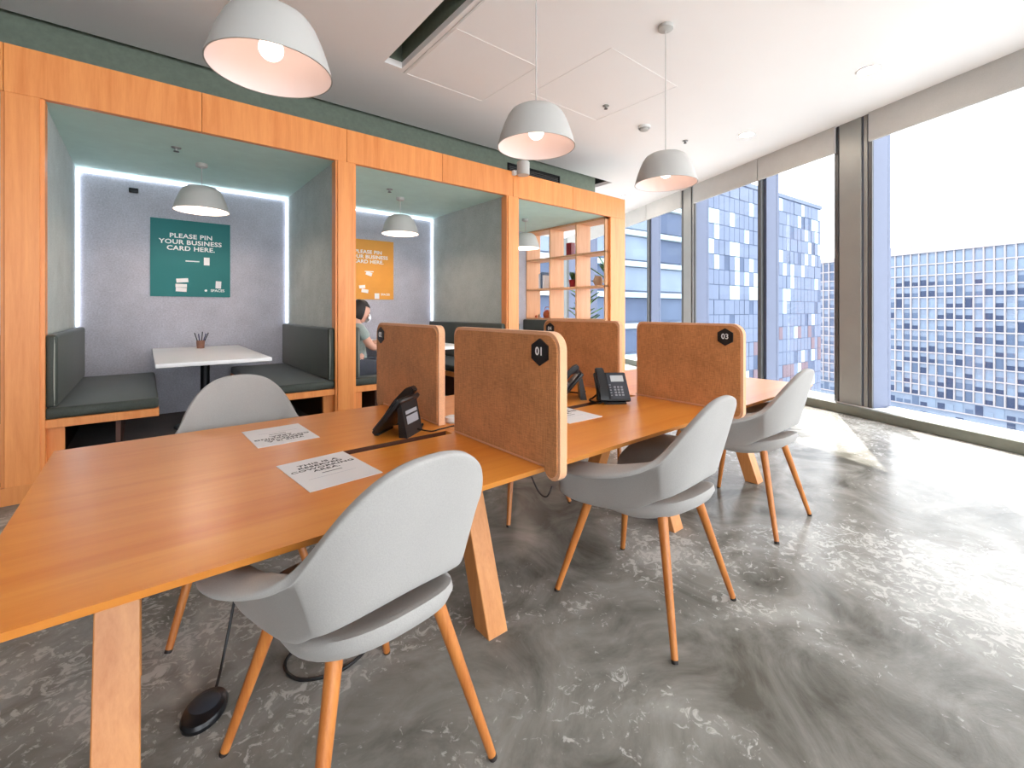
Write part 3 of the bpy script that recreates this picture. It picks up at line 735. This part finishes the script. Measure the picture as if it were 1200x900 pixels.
for lx in (-.055, 1.09, 2.43, 3.57):
    x = lx - DX0
    for s in (-1, 1):
        bm = bmesh.new(); y0 = s * .325; y1 = s * .085; hw = .0475; ty = .048
        lo = [bm.verts.new((x + sx * hw, y0 + sy * ty, 0)) for sx, sy in ((-1, -1), (1, -1), (1, 1), (-1, 1))]
        hi = [bm.verts.new((x + sx * hw, y1 + sy * ty, ZT - TH)) for sx, sy in ((-1, -1), (1, -1), (1, 1), (-1, 1))]
        for i in range(4): bm.faces.new((lo[i], lo[(i + 1) % 4], hi[(i + 1) % 4], hi[i]))
        bm.faces.new(lo[::-1]); bm.faces.new(hi)
        bmesh.ops.bevel(bm, geom=bm.edges[:], offset=.003, segments=1, affect='EDGES')
        finish('leg', bm, 'deskleg', desk, smooth=0)
    box('cross_beam', (x - .04, -.13, ZT - TH - .06), (x + .04, .13, ZT - TH), 'deskleg', desk, 0.003, 1)
for s in (-1, 1): box('long_rail', (.1, s * .28 - .02, ZT - TH - .05), (DX1 - DX0 - .1, s * .28 + .02, ZT - TH), 'deskleg', desk)

# ------------------------------------------------------------------ desk dividers
def divider(x, front, num, label):
    """front: the one hanging over the near edge (badge at near side), else far one"""
    s = -1 if front else 1                       # outward direction in y
    yin = 1.765 if front else 1.905; yout = 1.085 if front else 2.655
    edge = DY0 if front else DY1
    zt = 1.222; zb = ZT + .002; T = .042
    t = thing('desk_divider', label, 'divider', (x, (yin + yout) / 2, ZT), 0, 'woven desk dividers')
    yc = (yin + yout) / 2
    def outline(ins):
        r = .065 - ins
        if s < 0:
            yo, yi = yout + ins, yin - ins
            pts = arc(yo + r, zt - ins - r, r, 180, 90) + arc(yi - .04, zt - ins - .04, .04, 90, 0)
            pts += [(yi, zb + ins), (edge - .008 - ins * .3, zb + ins)] + [(edge - .008 - ins * .3, .74)] 
            rr = (edge - .008 - ins * .3 - yo) / 2
            pts += arc(yo + rr, .70 + ins + rr, rr, 0, -180, 8)
        else:
            yo, yi = yout - ins, yin + ins
            pts = arc(yi + .04, zt - ins - .04, .04, 180, 90) + arc(yo - r, zt - ins - r, r, 90, 0)
            rr = (yo - edge - .008 - ins * .3) / 2
            pts += arc(yo - rr, .70 + ins + rr, rr, 0, -180, 8)
            pts += [(edge + .008 + ins * .3, zb + ins), (yi, zb + ins)]
        return [(p[0] - yc, p[1] - ZT) for p in pts]
    bm = bmesh.new(); prism(bm, outline(0), 'X', .004, T - .004); finish('edging', bm, 'divedge', t)
    bm = bmesh.new(); prism(bm, outline(.012), 'X', -.002, T + .002); finish('fabric_panel', bm, 'divfab', t)
    by = (1.178 if front else 2.575) - yc; bz = 1.148 - ZT; R = .049
    bm = bmesh.new(); prism(bm, [(by + R * math.sin(k * PI / 3), bz + R * math.cos(k * PI / 3)) for k in range(6)], 'X', -.008, -.002)
    b = finish('number_badge', bm, 'badge', t, smooth=0)
    m = Matrix.Translation((-.0085, by, bz + .002)) @ Matrix(((0, 0, -1, 0), (-1, 0, 0, 0), (0, 1, 0, 0), (0, 0, 0, 1)))
    text('badge_number', num, .042, 'inkwhite', b, m, 0.012)
    return t
divider(1.10, True, '01', 'woven tan desk divider with black badge numbered 01')
divider(1.10, False, '02', 'woven tan desk divider behind the near phone, badge 02 at its left')
divider(2.51, True, '03', 'woven tan desk divider with badge 03 beside the windows')
divider(2.51, False, '04', 'woven tan desk divider with badge 04 behind the pair of phones')

# ------------------------------------------------------------------ chairs
def make_chair():
    t = thing('shell_chair', '', 'chair', (0, 0, 0), 0, 'light grey shell armchairs around the desk')
    # half stations from the middle of the back round to the front of the arm: bottom, control, top
    st = [((0, -.268, .598), (0, -.358, .957), 0),
          ((-.060, -.267, .596), (-.065, -.357, .953), 0),
          ((-.115, -.260, .590), (-.122, -.348, .934), 0),
          ((-.158, -.246, .580), (-.170, -.330, .897), 0),
          ((-.183, -.228, .569), (-.208, -.298, .846), 0),
          ((-.194, -.212, .561), (-.240, -.256, .776), .05),
          ((-.199, -.198, .553), (-.262, -.216, .722), .2),
          ((-.202, -.176, .540), (-.278, -.184, .692), .6),
          ((-.206, -.120, .497), (-.306, -.128, .656), 1),
          ((-.210, -.040, .460), (-.342, -.050, .634), 1),
          ((-.215, .060, .438), (-.370, .030, .620), 1),
          ((-.226, .150, .432), (-.370, .115, .612), 1),
          ((-.238, .225, .434), (-.345, .195, .588), 1),
          ((-.240, .275, .446), (-.292, .255, .545), .7),
          ((-.226, .300, .464), (-.248, .296, .50), .3)]
    full = [((-b_[0], b_[1], b_[2]), (-t_[0], t_[1], t_[2]), w) for b_, t_, w in reversed(st[1:])] + st
    bm = bmesh.new(); G = []
    straight = [(0, 0), (.22, .22), (.44, .44), (.64, .64), (.80, .80), (.92, .92), (1, 1)]
    flange = [(0, 0), (.04, .34), (.10, .66), (.22, .96), (.44, 1.16), (.76, 1.18), (1, 1)]   # (outward, upward) fractions
    rows = 6
    for b, tp, w in full:
        b, tp = Vector(b), Vector(tp); d = tp - b; col_ = []
        for (h0, v0), (h1, v1) in zip(straight, flange):
            h = h0 * (1 - w) + h1 * w; v = v0 * (1 - w) + v1 * w
            col_.append(bm.verts.new((b.x + d.x * h, b.y + d.y * (v0 if w < .3 else h * .5 + v * .5), b.z + d.z * v)))
        G.append(col_)
    for A, B in zip(G, G[1:]):
        for k in range(rows): bm.faces.new((A[k], B[k], B[k + 1], A[k + 1]))
    cl = bm.edges.layers.float.new('crease_edge')
    for q in (G[8], G[-9]):
        for k in range(5):
            e = bm.edges.get((q[k], q[k + 1]))
            if e: e[cl] = .75
    for q0, q1 in zip(G, G[1:]):
        e = bm.edges.get((q0[-1], q1[-1]))
        if e: e[cl] = .35
    me = bpy.data.meshes.new('back_and_arms'); bm.to_mesh(me); bm.free(); me.materials.append(M['shell'])
    o = bpy.data.objects.new('back_and_arms', me); COL.objects.link(o); 
    so = o.modifiers.new('solid', 'SOLIDIFY'); so.thickness = .026; so.offset = 0.0; so.use_even_offset = False
    su = o.modifiers.new('sub', 'SUBSURF'); su.levels = 2; su.render_levels = 2
    dg = bpy.context.evaluated_depsgraph_get(); m2 = bpy.data.meshes.new_from_object(o.evaluated_get(dg)); bpy.data.objects.remove(o)
    m2.name = 'back_and_arms'; sh_ = link('back_and_arms', m2, None, t, smooth=70)
    # seat: dished pad with a raised rear lip
    bm = bmesh.new(); n = 48
    def ring(f, zoff, inset=0.0):
        out = []
        for i in range(n):
            a = 2 * PI * i / n; cx, sy = math.cos(a), math.sin(a)
            e = 2 / 2.7
            x = math.copysign(abs(cx) ** e, cx) * (.220 - inset) * f
            y = math.copysign(abs(sy) ** e, sy) * (.292 - inset) * f
            if y > 0: x *= 1 + .02 * y / .29
            zb = .478 + (.070 * max(0, (-y - .02) / .27) ** 1.5) + .012 * f ** 3 - .016 * max(0, (y - .18) / .11)
            out.append(bm.verts.new((x, y, zb + zoff)))
        return out
    rings = [ring(.35, -.062), ring(.8, -.058), ring(.95, -.045), ring(1.0, -.022), ring(.985, .002), ring(.92, .010), ring(.6, .002), ring(.25, -.002)]
    for A, B in zip(rings, rings[1:]):
        for i in range(n): bm.faces.new((A[i], A[(i + 1) % n], B[(i + 1) % n], B[i]))
    bm.faces.new(rings[0][::-1]); bm.faces.new(rings[-1])
    finish('seat', bm, 'shell', t, smooth=70)
    for sx in (-1, 1):
        for fy, ty, tz in ((-.29, -.175, .465), (.29, .185, .44)):
            top = Vector((sx * .150, ty, tz)); ft = Vector((sx * .268, fy, 0))
            bm = bmesh.new(); e = top + (ft - top) * .975
            acyl(bm, top, e, .0205, .0125, 18); lg = finish('leg', bm, 'chairleg', t)
            cyl('foot_cap', e, ft, .0128, .0122, 'cap', lg, 16)
    bm = bmesh.new()
    for s in (-1, 1): abox(bm, (s * .15 - .018, -.19, .40), (s * .15 + .018, .20, .43), .004, 1)
    return t
ch = make_chair()
ch.location = (.48, 1.293, 0); ch.rotation_euler = (0, 0, math.radians(7)); ch['label'] = 'light grey shell armchair in the foreground, nearest the camera'
dup(ch, (1.758, 1.197, 0), math.radians(3.2), 'light grey shell armchair at the near side before divider 03')
dup(ch, (2.98, 1.282, 0), math.radians(.5), 'light grey shell armchair farthest along the near side by the windows')
dup(ch, (.361, 2.405, 0), PI - math.radians(5), 'light grey shell armchair across the desk in front of the booth')
dup(ch, (1.95, 2.375, 0), PI, 'light grey shell armchair across the desk hidden behind divider 01')
dup(ch, (3.06, 2.40, 0), PI, 'light grey shell armchair across the desk behind divider 03')

# ------------------------------------------------------------------ papers
def paper(cx, cy, w, h, rz, label, lines, flip):
    t = thing('notice_sheet', label, 'paper', (cx, cy, ZT + .0006), rz, 'printed notices lying on the desk')
    box('sheet', (-w / 2, -h / 2, 0), (w / 2, h / 2, .0016), 'paper', t)
    m = Matrix.Translation((0, h * .17, .0018)) 
    text('lettering', lines, .0245, 'ink', t, m @ Matrix.Diagonal((1.35, 1, 1, 1)), 0.02, spacing=1.08, ext=.0002, line=1.12)
    box('rule', (-.03, h * .17 - .078, .0016), (.04, h * .17 - .074, .0020), 'ink', t)
    box('small_print', (-w * .36, -h * .18, .0016), (w * .3, -h * .176, .0019), 'sticker', t)
    return t
TXT = 'THIS IS A\nRESERVED\nCOWORKING\nAREA.'
paper(.5025, 1.635, .245, .322, math.radians(5), 'white reserved notice lying nearest on the desk by the front chair', TXT, False)
paper(.4725, 2.227, .243, .318, math.radians(180 + 2), 'white reserved notice facing the far side of the desk', TXT, True)
paper(1.755, 1.68, .243, .30, math.radians(-2), 'white reserved notice partly hidden behind divider 01', TXT, False)

# ------------------------------------------------------------------ phones
def make_phone():
    t = thing('desk_phone', '', 'phone', (0, 0, 0), 0, 'black desk phones')
    # local: user looks along +y; sloping face rises to +y
    tilt = Matrix.Translation((0, -.08, .022)) @ Matrix.Rotation(math.radians(50), 4, 'X')
    bm = bmesh.new(); abox(bm, (-.095, 0, -.022), (.105, .20, 0.0), .008, 2, tilt); b = finish('body', bm, 'phone', t)
    bm = bmesh.new(); abox(bm, (-.02, .01, 0), (.1, .19, .004), .002, 1, tilt); finish('face_plate', bm, 'phonegrey', t)
    bm = bmesh.new(); abox(bm, (.002, .128, .003), (.082, .172, .0065), .001, 1, tilt); finish('screen', bm, 'lcd', t)
    bm = bmesh.new()
    for i in range(3):
        for j in range(4):
            bm2 = bmesh.new(); abox(bm2, (.012 + i * .021, .030 + j * .018, .003), (.025 + i * .021, .041 + j * .018, .0075), .001, 1, tilt); finish('key', bm2, 'key', b)
    bm.free()
    for j in range(5):
        bm2 = bmesh.new(); abox(bm2, (-.014, .03 + j * .018, .003), (-.004, .037 + j * .018, .0065), .001, 1, tilt); finish('line_key', bm2, 'key', b)
    hs_m = Matrix.Translation((0, -.08, .022)) @ Matrix.Rotation(math.radians(50), 4, 'X')
    bm = bmesh.new()
    prof = [(-.005, .004), (.045, .004), (.058, .020), (.142, .020), (.155, .004), (.212, .004), (.216, .030), (.19, .044), (.10, .052), (.02, .044), (-.01, .03)]
    prism(bm, prof, 'X', -.088, -.040); bmesh.ops.bevel(bm, geom=bm.edges[:], offset=.004, segments=2, affect='EDGES')
    bm.transform(hs_m); finish('handset', bm, 'phone', t)
    bm = bmesh.new(); prism(bm, [(.045, 0), (.085, 0), (.052, .160), (.035, .15)], 'X', -.07, .08); finish('stand', bm, 'phone', t)
    for z0, z1 in ((.055, .09), (.098, .113)):
        bm = bmesh.new(); prism(bm, [(.0855 - .206 * z0, z0), (.0865 - .206 * z0, z0), (.0865 - .206 * z1, z1), (.0855 - .206 * z1, z1)], 'X', -.05, .055); finish('rating_label', bm, 'sticker', t)
    bm = bmesh.new()
    pts = [(-.064, -.085, .02)] + [(-.075 - .055 * math.sin(k / 10 * PI) + .004 * math.cos(k * 6), -.10 + .19 * k / 10 + .004 * math.sin(k * 6), .010) for k in range(1, 10)] + [(-.06, .09, .03)]
    tube(bm, pts, .0055, 6); finish('cord', bm, 'cable', t)
    bm = bmesh.new(); abox(bm, (-.06, -.085, 0), (.075, -.06, .012), .003, 1); finish('front_foot', bm, 'phone', t)
    return t
ph = make_phone(); ph.location = (.905, 1.925, ZT); ph.rotation_euler = (0, 0, math.radians(216)); ph['label'] = 'black desk phone seen from behind, by divider 02'
dup(ph, (2.215, 1.745, ZT), math.radians(-36), 'black desk phone facing the near side with its grey screen visible')
dup(ph, (2.13, 1.985, ZT), math.radians(228), 'black desk phone turned away behind the one with the visible screen')
bm = bmesh.new(); tube(bm, [(.965, 1.86, ZT + .02), (1.02, 1.83, ZT + .006), (1.08, 1.84, ZT + .005), (1.18, 1.83, ZT + .005), (1.3, 1.80, ZT - .05)], .0035, 6)
tag(finish('phone_cable', bm, 'cable'), 'thin black cable running from the near phone into the desk slot', 'cable')
bm = bmesh.new(); lathe(bm, [(0, 0), (.03, 0), (.038, .01), (.036, .028), (.02, .034), (0, .035)], 28)
tag(finish('desk_puck', bm, 'plastic', None, loc=(1.195, 1.93, ZT)), 'small white round object on the desk between the two near dividers', 'desk object')

# ------------------------------------------------------------------ pendant lamps
def make_pendant(name, r, h, bulb):
    t = thing(name, '', 'lamp', (0, 0, 0), 0, None)
    k = r / .25; q = h / .24
    bm = bmesh.new()
    lathe(bm, [(0, .24 * q), (.088 * k, .24 * q), (.128 * k, .234 * q), (.160 * k, .215 * q), (.184 * k, .182 * q), (.206 * k, .135 * q), (.228 * k, .075 * q), (.25 * k, 0), (.244 * k, 0)], 56); finish('shade', bm, 'shade_out', t)
    bm = bmesh.new()
    lathe(bm, [(.244 * k, .001), (.222 * k, .074 * q), (.2 * k, .132 * q), (.178 * k, .178 * q), (.155 * k, .208 * q), (.125 * k, .226 * q), (.09 * k, .232 * q), (0, .232 * q)], 56); finish('shade_lining', bm, 'shade_in', t)
    bm = bmesh.new(); bmesh.ops.create_uvsphere(bm, u_segments=24, v_segments=14, radius=.05 * k)
    bmesh.ops.translate(bm, vec=(0, 0, .095 * q), verts=bm.verts[:]); finish('bulb', bm, bulb, t)
    cyl('lamp_holder', (0, 0, .135 * q), (0, 0, .235 * q), .024 * k, .03 * k, 'plastic', t, 20)
    return t
def hang(t, top, rose_r=.055):
    z0 = t.location.z; hs = top - z0
    cyl('cord', (0, 0, .2), (0, 0, hs - .03), .0035, .0035, 'shade_out', t, 8)
    bm = bmesh.new(); lathe(bm, [(0, -.045), (.02, -.043), (rose_r, -.03), (rose_r, 0), (0, 0)], 28); finish('ceiling_rose', bm, 'shade_out', t, loc=(0, 0, hs))
for p, lab in (((.43, 2.19, 2.345), 'large grey pendant lamp nearest the camera, upper left'), ((1.948, 2.13, 2.345), 'grey pendant lamp in the middle of the row above the desk'), ((3.35, 2.07, 2.345), 'grey pendant lamp farthest along the desk, with visible ceiling rose')):
    t = make_pendant('pendant_lamp', .25, .25, 'bulb'); t['label'] = lab; t['group'] = 'grey pendant lamps over the desk'; t.location = p; hang(t, ZC, .06)
for p, lab in (((.44, 5.4, 2.28), 'grey pendant lamp hanging in the booth with the teal poster'), ((2.56, 5.4, 2.28), 'grey pendant lamp hanging in the middle booth by the orange poster'), ((4.70, 5.4, 2.28), 'grey pendant lamp hanging in the end booth, half hidden by a post')):
    t = make_pendant('pendant_lamp', .235, .24, 'bulbdim'); t['label'] = lab; t['group'] = 'grey pendant lamps in the booths'; t.location = p; hang(t, ZB, .05)

# ------------------------------------------------------------------ ceiling fittings
dl = [((5.514, 1.183), 'round recessed ceiling downlight nearest the big right window'), ((6.277, 2.663), 'round recessed ceiling downlight above the middle windows'), ((7.779, 5.719), 'round recessed ceiling downlight beyond the booth end')]
for (x, y), lab in dl:
    t = thing('downlight', lab, 'downlight', (x, y, ZC), 0, 'recessed downlights along the windows')
    bm = bmesh.new(); lathe(bm, [(.088, 0), (.104, -.002), (.102, -.008), (.086, -.006)], 36); finish('trim_ring', bm, 'plastic', t)
    bm = bmesh.new(); lathe(bm, [(0, -.003), (.088, -.003)], 36); finish('lens', bm, 'down', t)
def sprinkler(x, y, z, lab, grp):
    t = thing('sprinkler', lab, 'sprinkler', (x, y, z), 0, grp)
    bm = bmesh.new(); lathe(bm, [(0, 0), (.038, 0), (.036, -.006), (.014, -.01), (.012, -.03), (0, -.032)], 20); finish('escutcheon', bm, 'alu', t)
    bm = bmesh.new(); lathe(bm, [(0, -.034), (.022, -.034), (.022, -.037), (0, -.037)], 16); finish('deflector', bm, 'aludark', t)
sprinkler(4.128, 3.319, ZC, 'small sprinkler head in the ceiling right of the middle pendant', 'ceiling sprinklers')
sprinkler(5.835, 3.301, ZC, 'small sprinkler head in the ceiling near the far pendant lamp', 'ceiling sprinklers')
sprinkler(.22, 5.0, ZB, 'small sprinkler head in the mint ceiling of the front booth', 'booth sprinklers')
sprinkler(2.28, 5.1, ZB, 'small sprinkler head in the mint ceiling of the middle booth', 'booth sprinklers')
t = thing('smoke_detector', 'round white smoke detector on the ceiling', 'smoke detector', (4.968, 3.375, ZC))
bm = bmesh.new(); lathe(bm, [(0, 0), (.075, 0), (.078, -.02), (.07, -.03)], 30); finish('base', bm, 'plastic', t)
bm = bmesh.new(); lathe(bm, [(.06, -.03), (.052, -.055), (0, -.06)], 30); finish('sensor_cap', bm, 'shade_out', t)
t = thing('wall_fixing', 'small dark fixing on the felt rear wall above the teal poster', 'wall fixing', (-.09, YW, 2.585))
cyl('bracket', (0, 0, 0), (0, -.03, 0), .02, .02, 'blackmetal', t, 14); box('head', (-.04, -.06, -.03), (.04, -.03, .02), 'blackmetal', t, 0.008, 2)
# air diffuser in the bulkhead
t = thing('air_diffuser', 'long dark slotted air diffuser in the green bulkhead', 'air vent', (4.84, 5.33, 3.47))
bm = bmesh.new()
for lo, hi in (((-.56, -.02, .05), (.56, 0, .075)), ((-.56, -.02, -.075), (.56, 0, -.05)), ((-.56, -.02, -.05), (-.53, 0, .05)), ((.53, -.02, -.05), (.56, 0, .05))): abox(bm, lo, hi)
finish('vent_frame', bm, 'blackmetal', t, smooth=0)
box('backing', (-.53, -.003, -.05), (.53, 0, .05), 'void', t)
for z in (-.025, .0, .025): box('blade', (-.53, -.018, z - .004), (.53, -.004, z + .004), 'aludark', t)
# small cylindrical device clamped to the header
t = thing('clamped_device', 'small white cylindrical device clamped to the booth header', 'device', (3.66, YB, 3.07))
box('bracket', (-.05, -.05, -.06), (.0, 0, .0), 'plastic', t, 0.008, 2)
cyl('arm', (-.025, -.03, -.02), (.05, -.09, .02), .012, .012, 'plastic', t, 12)
bm = bmesh.new(); lathe(bm, [(0, 0), (.075, 0), (.08, .01), (.08, .16), (.072, .17), (0, .17)], 30, (.06, -.10, -.06)); finish('housing', bm, 'shade_out', t)

# ------------------------------------------------------------------ cables and floor socket
t = thing('floor_puck', 'black oval cable puck lying on the floor under the desk', 'floor socket', (.15, 1.745, 0), math.radians(60))
bm = bmesh.new(); lathe(bm, [(0, .034), (.05, .034), (.058, .03), (.085, .022), (.092, .012), (.09, 0), (0, 0)], 40)
for v in bm.verts: v.co.x *= 0.90; v.co.y *= .66
finish('housing', bm, 'phone', t)
bm = bmesh.new(); lathe(bm, [(0, .0365), (.04, .0365), (.044, .034)], 28); finish('lid', bm, 'phonegrey', t)
bm = bmesh.new(); tube(bm, [(.07, 0, .015), (.16, .02, .03), (.24, .02, .16), (.31, .0, .40), (.33, -.02, .66)], .005, 6); finish('lead', bm, 'cable', t)
bm = bmesh.new(); tube(bm, [(.62, 1.80, .62), (.60, 1.84, .3), (.52, 1.86, .05), (.40, 1.80, .008), (.42, 1.68, .008), (.55, 1.63, .008), (.68, 1.70, .008), (.66, 1.84, .01), (.70, 1.85, .4), (.72, 1.80, .63)], .006, 6)
tag(finish('floor_cable', bm, 'cable'), 'black cable looping on the floor under the desk behind the front chair', 'cable')
bm = bmesh.new(); tube(bm, [(1.075, 1.20, .70), (1.07, 1.155, .66), (1.075, 1.12, .655), (1.09, 1.11, .69)], .003, 6)
tag(finish('divider_cable', bm, 'cable'), 'thin dark wire hooked under divider 01 at the desk edge', 'cable')
# a pair of shoes seen under the bench in the middle booth
for i, (x, y) in enumerate(((2.30, 6.02), (2.56, 6.14))):
    t = thing('shoe', ('white and red shoe, left of the pair on the booth floor', 'white and red shoe, right of the pair on the booth floor')[i], 'shoe', (x, y, PZ), math.radians(20), 'shoes on the booth floor')
    box('sole', (-.12, -.045, 0), (.14, .045, .03), 'mask', t, 0.02, 3)
    bm = bmesh.new(); abox(bm, (-.115, -.04, .028), (.05, .04, .10), .03, 3); abox(bm, (-.02, -.038, .028), (.13, .038, .065), .025, 3); finish('upper', bm, 'mask', t)
    box('stripe', (-.06, -.0415, .045), (.05, .0415, .065), 'red', t)
